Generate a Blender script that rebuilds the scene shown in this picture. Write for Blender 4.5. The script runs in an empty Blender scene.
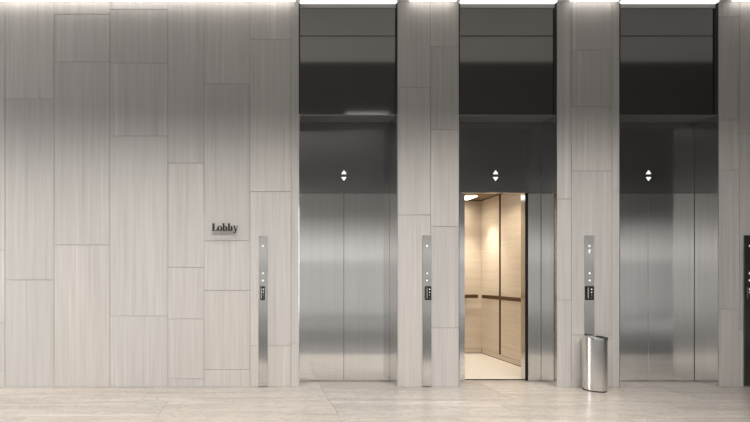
import bpy, bmesh, math, random
from mathutils import Vector, Matrix
random.seed(7)
C = bpy.context.scene.collection
SC = bpy.context.scene

# ------------------------------------------------------------------ photo -> metres
S = 84.6                       # pixels per metre on the stone wall plane (y = 0)
CX, CY = 262.0, 277.0          # principal point of the photograph
EYE, D = 1.30, 5.0             # eye height, distance of camera to the stone wall
def PX(x, y=0.0): return (x - CX) / S * (D + y) / D
def PZ(v, y=0.0): return EYE - (v - CY) / S * (D + y) / D

ZC = 4.556                     # ceiling height
YU, YD = 0.028, 0.266           # upper steel panel plane, door plane

# ------------------------------------------------------------------ materials
def mat(name, col=(.5, .5, .5), rough=.5, metal=0.0, emit=None, estr=0.0, spec=.5):
    m = bpy.data.materials.new(name); m.use_nodes = True
    b = m.node_tree.nodes['Principled BSDF']
    b.inputs['Base Color'].default_value = (*col, 1)
    b.inputs['Roughness'].default_value = rough
    b.inputs['Metallic'].default_value = metal
    b.inputs['Specular IOR Level'].default_value = spec
    if emit:
        b.inputs['Emission Color'].default_value = (*emit, 1)
        b.inputs['Emission Strength'].default_value = estr
    return m

def N(m, t, **kw):
    n = m.node_tree.nodes.new(t)
    for k, v in kw.items(): setattr(n, k, v)
    return n
def L(m, a, b): m.node_tree.links.new(a, b)
def ramp(m, fac, stops):
    r = N(m, 'ShaderNodeValToRGB')
    e = r.color_ramp.elements
    while len(e) < len(stops): e.new(.5)
    for i, (p, c) in enumerate(stops):
        e[i].position = p; e[i].color = (*c, 1)
    L(m, fac, r.inputs[0]); return r.outputs[0]
def mixc(m, fac, a, b, mode='MIX'):
    x = N(m, 'ShaderNodeMix', data_type='RGBA', blend_type=mode)
    if isinstance(fac, float): x.inputs[0].default_value = fac
    else: L(m, fac, x.inputs[0])
    for s, v in ((6, a), (7, b)):
        if isinstance(v, tuple): x.inputs[s].default_value = (*v, 1)
        else: L(m, v, x.inputs[s])
    return x.outputs[2]
def coords(m, scale, island=0.0):
    tc = N(m, 'ShaderNodeTexCoord')
    out = tc.outputs['Object']
    geo = N(m, 'ShaderNodeNewGeometry')
    if island:
        sc = N(m, 'ShaderNodeVectorMath', operation='SCALE'); sc.inputs[0].default_value = (3.7, 9.1, 5.3)
        mul = N(m, 'ShaderNodeMath', operation='MULTIPLY'); mul.inputs[1].default_value = island
        L(m, geo.outputs['Random Per Island'], mul.inputs[0]); L(m, mul.outputs[0], sc.inputs['Scale'])
        ad = N(m, 'ShaderNodeVectorMath', operation='ADD'); L(m, out, ad.inputs[0]); L(m, sc.outputs[0], ad.inputs[1])
        out = ad.outputs[0]
    mp = N(m, 'ShaderNodeMapping'); mp.inputs['Scale'].default_value = scale
    L(m, out, mp.inputs[0]); return mp.outputs[0], geo.outputs['Random Per Island']
def noise(m, vec, scale, detail=3, rough=.55, dist=0.0):
    n = N(m, 'ShaderNodeTexNoise'); n.inputs['Scale'].default_value = scale
    n.inputs['Detail'].default_value = detail; n.inputs['Roughness'].default_value = rough
    n.inputs['Distortion'].default_value = dist
    L(m, vec, n.inputs['Vector']); return n.outputs['Fac']

def stone_material():
    m = mat('vein_cut_stone', rough=.5, spec=.35)
    b = m.node_tree.nodes['Principled BSDF']
    v, rnd = coords(m, (44, 44, 1.1), 4.0)
    f = noise(m, v, 1.0, 4, .6)
    base = ramp(m, f, [(.28, (.505, .485, .464)), (.5, (.56, .538, .516)), (.72, (.60, .58, .56))])
    v2, _ = coords(m, (15, 15, .3), 7.0)
    f2 = noise(m, v2, 1.0, 2, .5)
    st = ramp(m, f2, [(.28, (.93, .928, .926)), (.46, (1, 1, 1)), (.62, (1, 1, 1)), (.68, (1.09, 1.09, 1.09))])
    col = mixc(m, 1.0, base, st, 'MULTIPLY')
    tint = ramp(m, rnd, [(0, (.95, .945, .94)), (.5, (1, 1, 1)), (1, (1.035, 1.02, 1.0))])
    col = mixc(m, 1.0, col, tint, 'MULTIPLY')
    L(m, col, b.inputs['Base Color'])
    bp = N(m, 'ShaderNodeBump'); bp.inputs['Strength'].default_value = .08; bp.inputs['Distance'].default_value = .004
    L(m, f, bp.inputs['Height']); L(m, bp.outputs[0], b.inputs['Normal'])
    return m

def floor_material():
    m = mat('polished_marble', rough=.24, spec=.5)
    b = m.node_tree.nodes['Principled BSDF']
    v, rnd = coords(m, (.38, 4.5, 1), 3.0)
    f = noise(m, v, 1.3, 6, .6, .6)
    base = ramp(m, f, [(.25, (.245, .222, .20)), (.45, (.305, .278, .252)), (.6, (.34, .314, .285)), (.78, (.42, .393, .36))])
    v2, _ = coords(m, (2.2, 4.5, 1), 5.0)
    f2 = noise(m, v2, 1.6, 7, .62, 1.6)
    sw = ramp(m, f2, [(.44, (1, 1, 1)), (.5, (.86, .85, .84)), (.54, (1.06, 1.06, 1.05)), (.62, (1, 1, 1))])
    col = mixc(m, 1.0, base, sw, 'MULTIPLY')
    tint = ramp(m, rnd, [(0, (.95, .95, .955)), (1, (1.03, 1.02, 1.0))])
    col = mixc(m, 1.0, col, tint, 'MULTIPLY')
    L(m, col, b.inputs['Base Color'])
    return m

def steel_material(name, col, rough, var=.05, scale=(60, 60, .6)):
    m = mat(name, col, rough, 1.0)
    b = m.node_tree.nodes['Principled BSDF']
    v, _ = coords(m, scale, 2.0)
    f = noise(m, v, 1.0, 3, .6)
    lo = tuple(c * (1 - var) for c in col); hi = tuple(c * (1 + var) for c in col)
    L(m, ramp(m, f, [(.3, lo), (.7, hi)]), b.inputs['Base Color'])
    return m

def cab_panel_material():
    m = mat('beige_cab_laminate', rough=.28, spec=.5)
    b = m.node_tree.nodes['Principled BSDF']
    v, _ = coords(m, (1.2, 1.2, 26), 3.0)
    f = noise(m, v, 1.0, 4, .6, .3)
    L(m, ramp(m, f, [(.3, (.53, .45, .355)), (.7, (.61, .53, .43))]), b.inputs['Base Color'])
    return m

M = dict(
    stone=stone_material(), marble=floor_material(),
    joint=mat('stone_joint', (.42, .40, .385), .9),
    carpet=mat('dark_grey_flooring', (.12, .118, .115), .8),
    ceiling=mat('white_ceiling_paint', (.78, .765, .745), .8),
    ceiling_dark=mat('dark_ceiling', (.13, .128, .126), .8),
    rear=mat('pale_rear_wall', (.62, .61, .60), .8),
    rear_low=mat('grey_rear_wainscot', (.38, .375, .37), .7),
    dark_side=mat('dark_side_wall', (.05, .048, .046), .7, spec=.2),
    glow_edge=mat('lit_edge_white', (.9, .9, .9), .4, 0, (1, .96, .915), 3.0),
    side=mat('side_wall_paint', (.32, .31, .30), .8),
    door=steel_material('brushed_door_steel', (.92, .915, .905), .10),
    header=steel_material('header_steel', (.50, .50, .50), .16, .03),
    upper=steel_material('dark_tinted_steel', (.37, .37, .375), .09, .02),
    jamb=steel_material('jamb_steel', (.74, .735, .725), .13),
    plate=steel_material('brushed_faceplate_steel', (.78, .77, .755), .13),
    plate_dark_reflection=steel_material('dark_reflection_steel', (.16, .158, .155), .2),  # dark reflection of the last call panel put into its colour
    bin=steel_material('polished_bin_steel', (.80, .795, .785), .25, .02),
    reveal=mat('dark_reveal', (.04, .04, .04), .7, spec=.2),
    rubber=mat('black_rubber', (.010, .010, .010), .8, spec=.15),
    black=mat('black_plastic', (.015, .015, .016), .35),
    sign=mat('black_sign_metal', (.018, .017, .017), .45),
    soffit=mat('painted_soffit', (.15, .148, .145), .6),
    mirror_mask=mat('matte_grey_mirror_mask', (.30, .295, .29), .7, spec=.2),
    alu=mat('sill_aluminium', (.62, .60, .57), .35, .8),
    glow=mat('lit_white', (.9, .9, .9), .4, 0, (1, .975, .94), 1.3),
    arrow=mat('lit_arrow', (.9, .9, .9), .4, 0, (1, .985, .96), .95),
    dot=mat('lit_button', (.9, .9, .9), .4, 0, (1, .98, .95), 1.0),
    added_window=mat('lit_added_window', (.8, .8, .8), .3, 0, (.96, .98, 1.0), 13.0),
    cabpanel=cab_panel_material(),
    cabgap=mat('dark_brown_recess', (.02, .014, .009), .7, spec=.2),
    cabceil=mat('tan_cab_ceiling', (.26, .18, .11), .5),
    cabfloor=mat('cream_cab_floor', (.58, .535, .475), .3),
    bronze=mat('bronze_handrail', (.16, .095, .05), .35, .7),
    cablight=mat('cab_light', (.9, .9, .9), .4, 0, (1, .93, .82), 3.0),
)

# ------------------------------------------------------------------ geometry helpers
def box(bm, x0, x1, y0, y1, z0, z1, bev=0.0, mi=0):
    r = bmesh.ops.create_cube(bm, size=1.0)
    vs = r['verts']
    for v in vs:
        v.co = Vector(((x0 + x1) / 2 + v.co.x * (x1 - x0), (y0 + y1) / 2 + v.co.y * (y1 - y0), (z0 + z1) / 2 + v.co.z * (z1 - z0)))
    fs = {f for v in vs for f in v.link_faces}
    for f in fs: f.material_index = mi
    if bev:
        es = list({e for v in vs for e in v.link_edges})
        q = bmesh.ops.bevel(bm, geom=es, offset=bev, segments=1, affect='EDGES', profile=.5)
        for f in q['faces']: f.material_index = mi
def prism(bm, pts, y0, y1):
    """outline in (x, z) extruded from y0 to y1"""
    a = [bm.verts.new((x, y0, z)) for x, z in pts]; b = [bm.verts.new((x, y1, z)) for x, z in pts]
    bm.faces.new(a); bm.faces.new(b[::-1])
    n = len(pts)
    for i in range(n):
        j = (i + 1) % n
        bm.faces.new((a[j], a[i], b[i], b[j]))
def ring(bm, outer, inner, y0, y1, closed=True):
    n = len(outer)
    O0 = [bm.verts.new((x, y0, z)) for x, z in outer]; I0 = [bm.verts.new((x, y0, z)) for x, z in inner]
    O1 = [bm.verts.new((x, y1, z)) for x, z in outer]; I1 = [bm.verts.new((x, y1, z)) for x, z in inner]
    for i in range(n if closed else n - 1):
        j = (i + 1) % n
        bm.faces.new((O0[i], O0[j], I0[j], I0[i])); bm.faces.new((O1[j], O1[i], I1[i], I1[j]))
        bm.faces.new((O0[j], O0[i], O1[i], O1[j])); bm.faces.new((I0[i], I0[j], I1[j], I1[i]))
    if not closed:
        for k in (0, n - 1): bm.faces.new((O0[k], I0[k], I1[k], O1[k]))
def disc(bm, x, z, r, y0, y1, n=20):
    prism(bm, [(x + r * math.cos(2 * math.pi * i / n), z + r * math.sin(2 * math.pi * i / n)) for i in range(n)], y0, y1)
def lathe(bm, prof, n=64):
    rows = []
    for r, z in prof:
        rows.append([bm.verts.new((r * math.cos(2 * math.pi * i / n), r * math.sin(2 * math.pi * i / n), z)) for i in range(n)])
    for a, b in zip(rows, rows[1:]):
        for i in range(n):
            j = (i + 1) % n
            bm.faces.new((a[i], a[j], b[j], b[i]))
def obj(name, bm, m, parent=None, smooth=False):
    bmesh.ops.recalc_face_normals(bm, faces=bm.faces)
    if smooth:
        for e in bm.edges:
            if len(e.link_faces) == 2 and e.calc_face_angle(0) > math.radians(35): e.smooth = False
    me = bpy.data.meshes.new(name); bm.to_mesh(me); bm.free()
    for x in (m if isinstance(m, (list, tuple)) else [m]): me.materials.append(x)
    if smooth:
        for p in me.polygons: p.use_smooth = True
    o = bpy.data.objects.new(name, me); C.objects.link(o)
    if parent:
        o.parent = parent
        o.matrix_parent_inverse = Matrix.Translation(-parent.location)
    return o
def boxobj(name, dims, m, parent=None, bev=.002):
    bm = bmesh.new(); box(bm, *dims, bev=bev); return obj(name, bm, m, parent)
def thing(name, label, cat, loc, group=None):
    o = bpy.data.objects.new(name, None); C.objects.link(o)
    o.location = loc; o.empty_display_size = .1
    o['label'] = label; o['category'] = cat
    if group: o['group'] = group
    return o
def tag(o, label, cat, group=None):
    o['label'] = label; o['category'] = cat
    if group: o['group'] = group
    return o
def struct(o): o['kind'] = 'structure'; return o

XL, XR, YR = -8.0, 15.75, -9.0     # hall limits
LIFT = [(299.0, 397.5), (459.0, 557.0), (619.5, 718.5)]
LX = [(PX(a), PX(b)) for a, b in LIFT]

# ------------------------------------------------------------------ stone wall with its joints
cols = []
x = XL
random.seed(3)
pre = [-398, -350, -296, -248, -190, -142, -96, -44]
edges = [-410] + pre + [5]
for a, b in zip(edges, edges[1:]):
    if b == 5: cols.append((a, b, [40, 250, 323, 371])); continue
    j = sorted(random.sample(range(20, 370, 25), 3)); cols.append((a, b, j))
cols += [
    (5, 54, [98.5, 280]), (54, 110, [14.2, 62, 245]), (110, 168, [9.6, 63, 136, 316]),
    (168, 204, [163, 267.5, 319, 379]), (204, 250, [84, 240.8, 290.5, 369.5]), (250, 291, [39.2, 191.6, 346]),
    (291, 299, [343]),
    (397.5, 430.5, [87.7, 215]), (430.5, 459, [46.4, 129.4, 226.5, 328]),
    (557, 571.5, [199, 300]), (571.5, 612, [50, 106.6, 171, 335]), (612, 619.5, [192]),
    (718.5, 739.5, [17, 120, 170, 309]), (739.5, 779, [133, 250, 330]), (779, 821, [60, 190, 300]),
    (821, 868, [140, 260]), (868, 920, [90, 210, 340]), (920, 970, [30, 170, 290]),
]
while cols[-1][1] < 1950:
    a = cols[-1][1]; cols.append((a, a + random.choice((44, 50, 56)), sorted(random.sample(range(20, 370, 25), 3))))
bm = bmesh.new()
G = .0023
for a, b, js in cols:
    if PX(a) > XR - .1: continue
    b = min(b, CX + XR * S)
    zs = [ZC] + [PZ(j) for j in js] + [0.0]
    for z1, z0 in zip(zs, zs[1:]):
        box(bm, PX(a) + G, PX(b) - G, 0, .03, z0 + (G if z0 > 0 else .001), z1 - (G if z1 < ZC else 0), bev=.0018, mi=0)
# backing behind the slabs, one block to each pier
for x0, x1 in ((XL, LX[0][0] - .012), (LX[0][1] + .012, LX[1][0] - .012), (LX[1][1] + .012, LX[2][0] - .012), (LX[2][1] + .012, XR)):
    box(bm, x0, x1, .008, .25, 0.001, ZC, mi=1)
struct(obj('wall_back', bm, [M['stone'], M['joint']]))

# ------------------------------------------------------------------ floor, ceiling, the other walls
bm = bmesh.new()
YM = -1.58
rows = [(.27, -.56, [-1.27 + 1.97 * k for k in range(-4, 12)]), (-.56, -1.08, [-.98 + 1.7 * k for k in range(-5, 14)]), (-1.08, YM, [-.2 + 1.97 * k for k in range(-4, 12)])]
g = .0012
for y1, y0, js in rows:
    xs = [XL] + [j for j in js if XL < j < XR] + [XR]
    for a, b in zip(xs, xs[1:]):
        box(bm, a + g, b - g, y0 + g, y1 - g, -.03, 0, mi=0)
box(bm, XL, XR, YM, .27, -.08, -.006, mi=1)
box(bm, XL, XR, YR, YM, -.08, 0, mi=2)
struct(obj('floor', bm, [M['marble'], M['joint'], M['carpet']]))
bm = bmesh.new()
box(bm, XL, XR, -1.35, .3, ZC, ZC + .1, mi=0)
box(bm, XL, XR, YR, -1.35, ZC, ZC + .1, mi=1)
struct(obj('ceiling', bm, [M['ceiling'], M['ceiling_dark']]))
bm = bmesh.new()
box(bm, XL, XR, YR - .1, YR, 1.85, ZC, mi=0); box(bm, XL, XR, YR - .1, YR, 0, 1.85, mi=1)
struct(obj('wall_rear', bm, [M['rear'], M['rear_low']]))
WY0, WY1, WZ0, WZ1 = -1.9, -.5, .05, 3.7
bm = bmesh.new()
box(bm, XL - .1, XL, YR, WY0, 0, ZC); box(bm, XL - .1, XL, WY1, .3, 0, ZC); box(bm, XL - .1, XL, WY0, WY1, WZ1, ZC); box(bm, XL - .1, XL, WY0, WY1, 0, WZ0)
struct(obj('wall_left', bm, M['side']))
w = struct(boxobj('added_window_1', (XL - .08, XL - .06, WY0, WY1, WZ0, WZ1), M['added_window'], bev=0))  # added glowing pane out of view, streaks the bin and lifts the left wall
struct(boxobj('wall_right', (XR, XR + .1, YR, .3, 0, ZC), M['dark_side'], bev=0))

# ------------------------------------------------------------------ the light strip along the ceiling edge
bm = bmesh.new()
for x0, x1 in ((XL + .1, LX[0][0] - .05), (LX[0][1] + .14, LX[1][0] - .05), (LX[1][1] + .14, LX[2][0] - .05), (LX[2][1] + .14, XR - .1)):
    box(bm, x0, x1, -.095, -.02, ZC - .012, ZC - .001, mi=1)
for a, b in LX: box(bm, a + .012, b - .012, -.02, YU - .004, ZC - .012, ZC - .001)
tag(obj('light_strip', bm, [M['glow'], M['glow_edge']]), 'long white light strip along the ceiling edge above the elevators', 'light')

# ceiling luminaire that the first elevator's steel mirrors
t = thing('ceiling_light', 'slim ceiling light mirrored as a pale streak in leftmost elevator steel', 'light', (2.09, -3.3, ZC - .05))
boxobj('light_housing', (1.63, 2.51, -3.38, -3.22, ZC - .04, ZC), M['black'], t)
boxobj('light_diffuser', (1.65, 2.49, -3.34, -3.26, ZC - .05, ZC - .04), M['glow'], t)

# ------------------------------------------------------------------ elevators
ZS, ZH, ZJ = PZ(115, YU), PZ(193, YD), PZ(36, YU)
def elevator(i, label, slide):
    x0, x1 = LX[i]; xc = (x0 + x1) / 2; h = (x1 - x0) / 2 - .011
    t = thing('elevator', label, 'elevator', (xc, YD, 0), 'row of three elevators')
    e = .004
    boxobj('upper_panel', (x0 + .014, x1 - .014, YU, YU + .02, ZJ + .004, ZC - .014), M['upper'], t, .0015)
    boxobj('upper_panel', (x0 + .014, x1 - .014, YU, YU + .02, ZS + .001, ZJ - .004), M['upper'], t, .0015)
    boxobj('strip_mirror_mask', (x0 + .013, x1 - .013, YU - .006, YU - .0005, ZC - .062, ZC - .0125), M['mirror_mask'], t, .001)  # added matte bar, hides the light strip's mirror image in the panel
    for xa in (x0, x1 - .011): boxobj('reveal', (xa, xa + .011, .001, YU + .02, ZS + .001, ZC - .014), M['reveal'], t, 0)
    boxobj('panel_backing', (x0 + .004, x1 - .004, YU + .022, YU + .04, ZS + .02, ZC - .002), M['rubber'], t, 0)
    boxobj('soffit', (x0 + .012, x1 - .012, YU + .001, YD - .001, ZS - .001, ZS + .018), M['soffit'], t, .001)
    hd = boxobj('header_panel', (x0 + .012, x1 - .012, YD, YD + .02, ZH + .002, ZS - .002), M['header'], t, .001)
    sx, zc = xc, PZ(175.6, YD)
    w, hh, gp = .032, .047, .019
    for s in (1, -1):
        bm = bmesh.new()
        prism(bm, [(sx - w, zc + s * gp), (sx + w, zc + s * gp), (sx, zc + s * (gp + hh))], YD - .004, YD + .001)
        obj('arrow', bm, M['arrow'], hd)['label'] = ('lit white triangle pointing up' if s > 0 else 'lit white triangle pointing down')
    for s in (-1, 1):
        bm = bmesh.new()
        xa = x0 if s < 0 else x1 - .011
        box(bm, xa, xa + .011, -.002, YD - .002, .001, ZS - .002, bev=.001)
        obj('jamb', bm, M['jamb'], t)
    for s in (-1, 1):
        a, b = (xc - h - .0, xc - .002) if s < 0 else (xc + .002, xc + h)
        k = s * (slide - (.024 if s < 0 and slide else 0)); a += k; b += k
        dl = boxobj('door_leaf', (a, b, YD + .003, YD + .033, .008, ZH - .003), M['door'], t, .002)
        if slide and s > 0:
            xe = a
            bm = bmesh.new()
            box(bm, xe - .016, xe, YD + .001, YD + .034, .01, ZH - .005)
            ed = obj('edge_strip', bm, M['rubber'], dl); ed['label'] = 'black rubber edge of the half open door'
    boxobj('sill', (x0 + .001, x1 - .001, YD + .006, YD + .046, -.03, .003), M['alu'], t, .001)
    return t
elevator(0, 'closed steel elevator nearest the lobby sign, pale streak above its header', 0)
elevator(1, 'half open steel elevator showing a warm beige lit cab', .404)
elevator(2, 'closed dark steel elevator right of the round steel bin', 0)

# ------------------------------------------------------------------ the lit cab behind the middle elevator
cx = sum(LX[1]) / 2; XB0, XB1 = 2.093, 3.733; Y0, Y1, ZT = .385, 2.19, 2.60
t = thing('elevator_cab', 'warm beige elevator cab with dark handrail behind the half open doors', 'elevator cab', (cx, 1.25, 0))
boxobj('cab_floor', (XB0, XB1, Y0 - .008, Y1, -.03, .003), M['cabfloor'], t, .001)
boxobj('cab_ceiling', (XB0, XB1, Y0, Y1, ZT, ZT + .04), M['cabceil'], t, .001)
bm = bmesh.new()
box(bm, XB0 - .04, XB0 - .014, Y0, Y1, 0, ZT); box(bm, XB1 + .014, XB1 + .04, Y0, Y1, 0, ZT); box(bm, XB0 - .04, XB1 + .04, Y1 + .014, Y1 + .04, 0, ZT)
obj('cab_shell', bm, M['cabgap'], t)
for (a, b) in ((Y0 + .02, 1.612), (1.66, Y1 + .012)):
    boxobj('wall_panel', (XB1, XB1 + .013, a, b, .085, ZT - .01), M['cabpanel'], t, .001)
    boxobj('wall_panel', (XB0 - .013, XB0, a, b, .085, ZT - .01), M['cabpanel'], t, .001)
boxobj('wall_panel', (XB0 + .001, XB1 - .001, Y1, Y1 + .013, .085, ZT - .01), M['cabpanel'], t, .001)
for xa in (XB1 - .001, XB0 - .012): boxobj('gap_shade_strip', (xa, xa + .013, 1.613, 1.659, .085, ZT - .01), M['cabgap'], t, 0)  # dark strip set into the panel gap in place of its shade
bm = bmesh.new()
box(bm, XB1 + .004, XB1 + .013, Y0, Y1, .012, .08); box(bm, XB0 - .013, XB0 - .004, Y0, Y1, .012, .08); box(bm, XB0, XB1, Y1 + .004, Y1 + .013, .012, .08)
obj('skirting', bm, M['cabpanel'], t)
def rail(x0, x1, y0, y1, br):
    r = boxobj('handrail', (x0, x1, y0, y1, .945, 1.005), M['bronze'], t, .003)
    for q in br:
        boxobj('bracket', q, M['bronze'], r, .002)
rail(XB0 + .12, XB1 - .09, Y1 - .06, Y1 - .045, [(a, a + .03, Y1 - .046, Y1, .96, .99) for a in (XB0 + .3, XB1 - .3)])
rail(XB1 - .06, XB1 - .045, .52, Y1 - .12, [(XB1 - .046, XB1, a, a + .03, .96, .99) for a in (.75, 1.9)])
rail(XB0 + .045, XB0 + .06, .52, Y1 - .12, [(XB0, XB0 + .046, a, a + .03, .96, .99) for a in (.75, 1.9)])
hw = .396
for s in (-1, 1):
    a, b = (XB0 - .03, cx - hw) if s < 0 else (cx + hw, XB1 + .03)
    boxobj('cab_door', (a, b, Y0 - .075, Y0 + .015, .006, ZH + .02), M['jamb'], t, .002)
boxobj('front_header', (XB0 - .03, XB1 + .03, Y0 - .015, Y0 + .015, ZH + .022, ZT), M['jamb'], t, .002)
boxobj('ceiling_light', (XB0 + .2, XB1 - .28, Y1 - .42, Y1 - .10, ZT - .012, ZT - .001), M['cablight'], t, .001)
for px_, py_ in ((XB1 - .42, 1.15), (XB0 + .42, 1.15)):
    bm = bmesh.new(); lathe(bm, [(0, 0), (.05, 0), (.05, .012), (0, .012)], 24)
    for v in bm.verts: v.co += Vector((px_, py_, ZT - .013))
    obj('downlight', bm, M['cablight'], t)

boxobj('sill_gap_shade', (LX[1][0] + .06, LX[1][1] - .06, YD + .048, YD + .110, -.03, .0035), M['rubber'], t, 0)  # black strip filling the gap before the cab floor, stands in for its shade

# ------------------------------------------------------------------ call stations
def call_station(xa, xb, dotx, reader, label, extra=False, steel='plate'):
    x0, x1 = PX(xa), PX(xb); dx = PX(dotx)
    t = thing('call_station', label, 'elevator call panel', ((x0 + x1) / 2, 0, 0), 'call panels between the elevators')
    fp = boxobj('faceplate', (x0, x1, -.014, -.0005, PZ(385.6), PZ(235.3)), M[steel], t, .0015)
    def dot(name, v, r=.008):
        bm = bmesh.new(); disc(bm, dx, PZ(v), r, -.017, -.0135); o = obj(name, bm, M['dot'], t); return o
    dot('indicator_light', 246)
    if extra: dot('indicator_light', 250.6, .0085); dot('indicator_light', 252.6, .007)
    for v in (273.4, 280.5):
        b = boxobj('call_button', (dx - .016, dx + .016, -.0165, -.0135, PZ(v) - .016, PZ(v) + .016), M['plate'], t, .002)
        bm = bmesh.new(); disc(bm, dx, PZ(v), .0085, -.0185, -.016); obj('button_light', bm, M['dot'], b)
    r0, r1 = PX(reader[0]), PX(reader[1]); za, zb = PZ(300), PZ(286)
    rd = boxobj('card_reader', (r0, r1, -.026, -.0135, za, zb), M['black'], t, .004)
    kx = r0 + (r1 - r0) * .68
    for k, v in enumerate((289.2, 292.2, 295, 297.8)):
        bm = bmesh.new(); disc(bm, kx, PZ(v), .0065 if k % 2 == 0 else .005, -.028, -.0255); obj('reader_light', bm, M['dot'] if k < 2 else M['plate'], rd)
    boxobj('reader_slot', (r0 + (r1 - r0) * .2, r0 + (r1 - r0) * .36, -.0275, -.0255, PZ(298.3), PZ(287.5)), M['plate'], rd, .0005)
    return t
call_station(258.4, 267.6, 262.9, (260.2, 264.9), 'tall steel call panel on the stone wall below right of the lobby sign')
call_station(422, 431.1, 426.5, (424.5, 430.7), 'tall steel call panel on the narrow pier left of the half open elevator')
call_station(583.8, 593.6, 588.5, (584.2, 592.6), 'tall steel call panel on the pier behind the round bin', True)
call_station(743.3, 753.5, 748.5, (743.8, 748.4), 'steel call panel, dark reflection put into its colour, cut off by the right edge of the photo', False, 'plate_dark_reflection')

# ------------------------------------------------------------------ bin
bx, by = PX(594.5, -.138), -.138
R, H = .117, .612
t = thing('waste_bin', 'round polished steel bin with half covered dark top on the marble floor', 'bin', (bx, by, 0))
bm = bmesh.new(); lathe(bm, [(R - .012, .012), (R, .014), (R, H - .03), (R - .006, H - .03), (R - .006, .016), (R - .012, .012)], 96)
o = obj('body', bm, M['bin'], None, True); o.parent = t
bm = bmesh.new(); lathe(bm, [(0, .001), (R - .006, .001), (R - .006, .0135), (0, .0135)], 64)
o = obj('base', bm, M['rubber']); o.parent = t
bm = bmesh.new(); lathe(bm, [(R + .001, H - .032), (R + .002, H - .005), (R - .001, H), (R - .014, H), (R - .016, H - .006), (R - .016, H - .028), (R - .004, H - .032), (R + .001, H - .032)], 96)
o = obj('rim', bm, M['bin'], None, True); o.parent = t
bm = bmesh.new(); lathe(bm, [(0, H - .12), (R - .02, H - .12), (R - .02, H - .014), (R - .017, H - .014), (R - .017, H - .125), (0, H - .125)], 64)
o = obj('liner', bm, M['rubber']); o.parent = t
# half lid, covering the left side of the opening
bm = bmesh.new()
pts = []
n = 40
for i in range(n + 1):
    a = math.radians(66) + math.radians(215) * i / n
    pts.append((.101 * math.cos(a), .101 * math.sin(a)))
lo = [bm.verts.new((x, y, H - .012)) for x, y in pts]; hi = [bm.verts.new((x, y, H - .004)) for x, y in pts]
bm.faces.new(lo[::-1]); bm.faces.new(hi)
for i in range(len(pts)):
    j = (i + 1) % len(pts); bm.faces.new((lo[i], lo[j], hi[j], hi[i]))
o = obj('lid', bm, M['alu']); o.parent = t
bm = bmesh.new()
pts = [((.1225 if k == 0 else .088) * math.cos(math.radians(a)), (.1225 if k == 0 else .088) * math.sin(math.radians(a))) for k, a in [(0, -52 + 96 * i / n) for i in range(n + 1)] + [(1, 44 - 96 * i / n) for i in range(n + 1)]]
lo = [bm.verts.new((x, y, H - .022)) for x, y in pts]; hi = [bm.verts.new((x, y, H + .004)) for x, y in pts]
bm.faces.new(lo[::-1]); bm.faces.new(hi)
for i in range(len(pts)):
    j = (i + 1) % len(pts); bm.faces.new((lo[i], lo[j], hi[j], hi[i]))
o = obj('liner_edge', bm, M['black']); o.parent = t; o['label'] = 'black liner edge folded over the right side of the rim'

# ------------------------------------------------------------------ the Lobby sign
Y_OUT = -.048
sx0, base_z, U = PX(212.4), PZ(231.2), .085
SXK = .92
t = thing('lobby_sign', 'black raised serif lettering reading Lobby on the stone wall', 'sign', (PX(224), 0, base_z))
def ell(cx_, cz, a, b, n=36, t0=0, t1=2 * math.pi, full=True):
    k = n if full else n - 1
    return [(cx_ + a * math.cos(t0 + (t1 - t0) * i / k), cz + b * math.sin(t0 + (t1 - t0) * i / k)) for i in range(n)]
def letter(ch, ox):
    bm = bmesh.new()
    T = lambda p: [(sx0 + (ox + x) * U * SXK, base_z + z * U) for x, z in p]
    f, k = Y_OUT, Y_OUT + .012
    R4 = lambda a, b, c, d: prism(bm, T([(a, c), (b, c), (b, d), (a, d)]), f, k)
    if ch == 'L':
        R4(.08, .38, 0, 1.0); R4(0, .48, .93, 1.0); R4(0, .80, 0, .08)
        prism(bm, T([(.56, .08), (.80, .08), (.80, .40), (.75, .40), (.70, .2)]), f, k); pins = [(.22, .85), (.22, .1)]
    elif ch == 'o':
        ring(bm, T(ell(.37, .34, .38, .37)), T(ell(.37, .34, .12, .30)), f, k); pins = [(.12, .34), (.62, .34)]
    elif ch == 'b':
        R4(.04, .32, 0, 1.04); R4(0, .30, .98, 1.04); R4(.02, .30, 0, .05)
        ring(bm, T(ell(.34, .34, .42, .36, 24, -math.pi / 2, math.pi / 2, False)), T(ell(.30, .34, .17, .30, 24, -math.pi / 2, math.pi / 2, False)), f, k, False)
        pins = [(.19, .9), (.62, .34)]
    else:
        prism(bm, T([(.04, .68), (.30, .68), (.52, .0), (.36, -.06)]), f, k)
        prism(bm, T([(.62, .68), (.69, .68), (.38, -.24), (.30, -.22)]), f, k)
        R4(-.04, .38, .63, .69); R4(.52, .80, .63, .69)
        prism(bm, T([(.08, -.30), (.32, -.30), (.38, -.22), (.28, -.12), (.2, -.18), (.08, -.18)]), f, k)
        pins = [(.18, .62), (.3, -.2)]
    for px_, pz_ in pins:
        (X, Z), = T([(px_, pz_)]); disc(bm, X, Z, .003, k - .001, -.0005, 8)
    obj('letter', bm, M['sign'], t)
for ch, ox in zip('Lobby', (0, .80, 1.56, 2.36, 3.14)): letter(ch, ox)

# ------------------------------------------------------------------ lights
def area(name, loc, sx, sy, rot, power, col, spread):
    l = bpy.data.lights.new(name, 'AREA'); l.shape = 'RECTANGLE'; l.size = sx; l.size_y = sy
    l.energy = power; l.color = col; l.spread = math.radians(spread)
    o = bpy.data.objects.new(name, l); C.objects.link(o); o.location = loc; o.rotation_euler = rot
    return o
# ceiling wall-washers, 2.7 m out from the stone
area('wall_washer', (-.9, -2.7, ZC - .06), 13.0, .10, (math.radians(20), 0, 0), 205, (1, .968, .932), 92)
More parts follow.
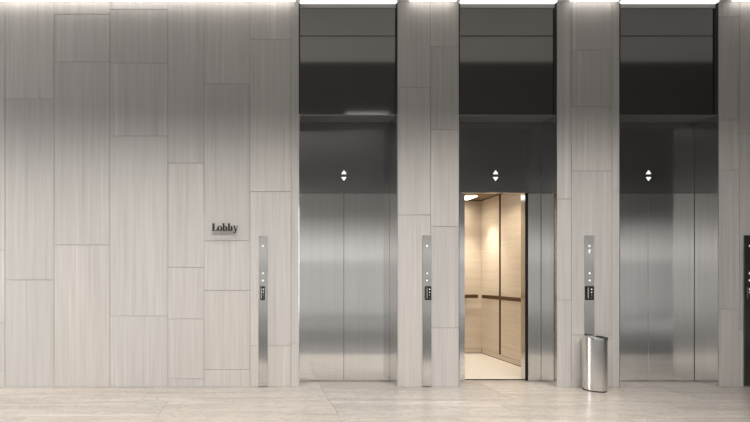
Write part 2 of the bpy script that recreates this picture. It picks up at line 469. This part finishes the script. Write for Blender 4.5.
# added fill, brightens the unseen rear wall that the doors mirror
area('rear_fill', (1, -5.6, ZC - .06), 16.0, .10, (math.radians(-25), 0, 0), 410, (1, .985, .965), 96)
area('rear_fill', (11.9, -5.6, ZC - .06), 6.6, .10, (math.radians(-25), 0, 0), 150, (1, .985, .965), 96)
# added fill close to the wall, brightening the floor mirrored in the doors
area('floor_fill', (-1.4, -.85, ZC - .06), 12.0, .10, (0, 0, 0), 66, (1, .965, .92), 58)
area('hall_fill', (3, -4.7, ZC - .06), 20.0, .10, (0, 0, 0), 260, (1, .98, .95), 96)  # added fill so the unseen mid-hall floor mirrors lighter in the doors
l = bpy.data.lights.new('door_spill_fill', 'SPOT'); l.energy = 330; l.color = (1, .93, .83); l.spot_size = math.radians(36); l.spot_blend = 1; l.shadow_soft_size = .06  # added warm spot imitating cab light spilling onto the floor
o = bpy.data.objects.new('door_spill_fill', l); C.objects.link(o); o.location = (2.85, -.75, ZC - .05)
# cab lamps
for px_, e in ((XB1 - .42, 6), (XB0 + .42, 6)):
    area('cab_downlight', (px_, 1.15, ZT - .03), .1, .1, (0, 0, 0), e, (1, .90, .76), 130)
area('cab_panel_light', ((XB0 + XB1) / 2, Y1 - .26, ZT - .02), 1.1, .28, (0, 0, 0), 11, (1, .92, .80), 140)

for sx_, sy_, e in ((XB1 - .26, 1.84, 120), (XB1 - .6, Y1 - .2, 20), (XB1 - .2, 1.0, 12)):
    l = bpy.data.lights.new('cab_spot', 'SPOT'); l.energy = e; l.color = (1, .93, .82); l.spot_size = math.radians(66); l.spot_blend = .9; l.shadow_soft_size = .03
    o = bpy.data.objects.new('cab_spot', l); C.objects.link(o); o.location = (sx_, sy_, ZT - .03)
w = bpy.data.worlds.new('world'); SC.world = w; w.use_nodes = True
w.node_tree.nodes['Background'].inputs[0].default_value = (.02, .02, .02, 1)

# ------------------------------------------------------------------ camera
cam = bpy.data.cameras.new('camera'); co = bpy.data.objects.new('camera', cam); C.objects.link(co)
co.location = (0, -D, EYE); co.rotation_euler = (math.pi / 2, 0, 0)
cam.sensor_fit = 'HORIZONTAL'; cam.sensor_width = 36.0
cam.lens = S * D / 750 * 36.0
cam.shift_x = (375 - CX) / 750
cam.shift_y = (CY - 211) / 750
cam.clip_start = .05
SC.camera = co
SC.view_settings.view_transform = 'Standard'; SC.view_settings.look = 'None'
SC.cycles.sample_clamp_indirect = 5.0
SC.view_settings.exposure = 0; SC.view_settings.gamma = 1; SC.view_settings.use_curve_mapping = False
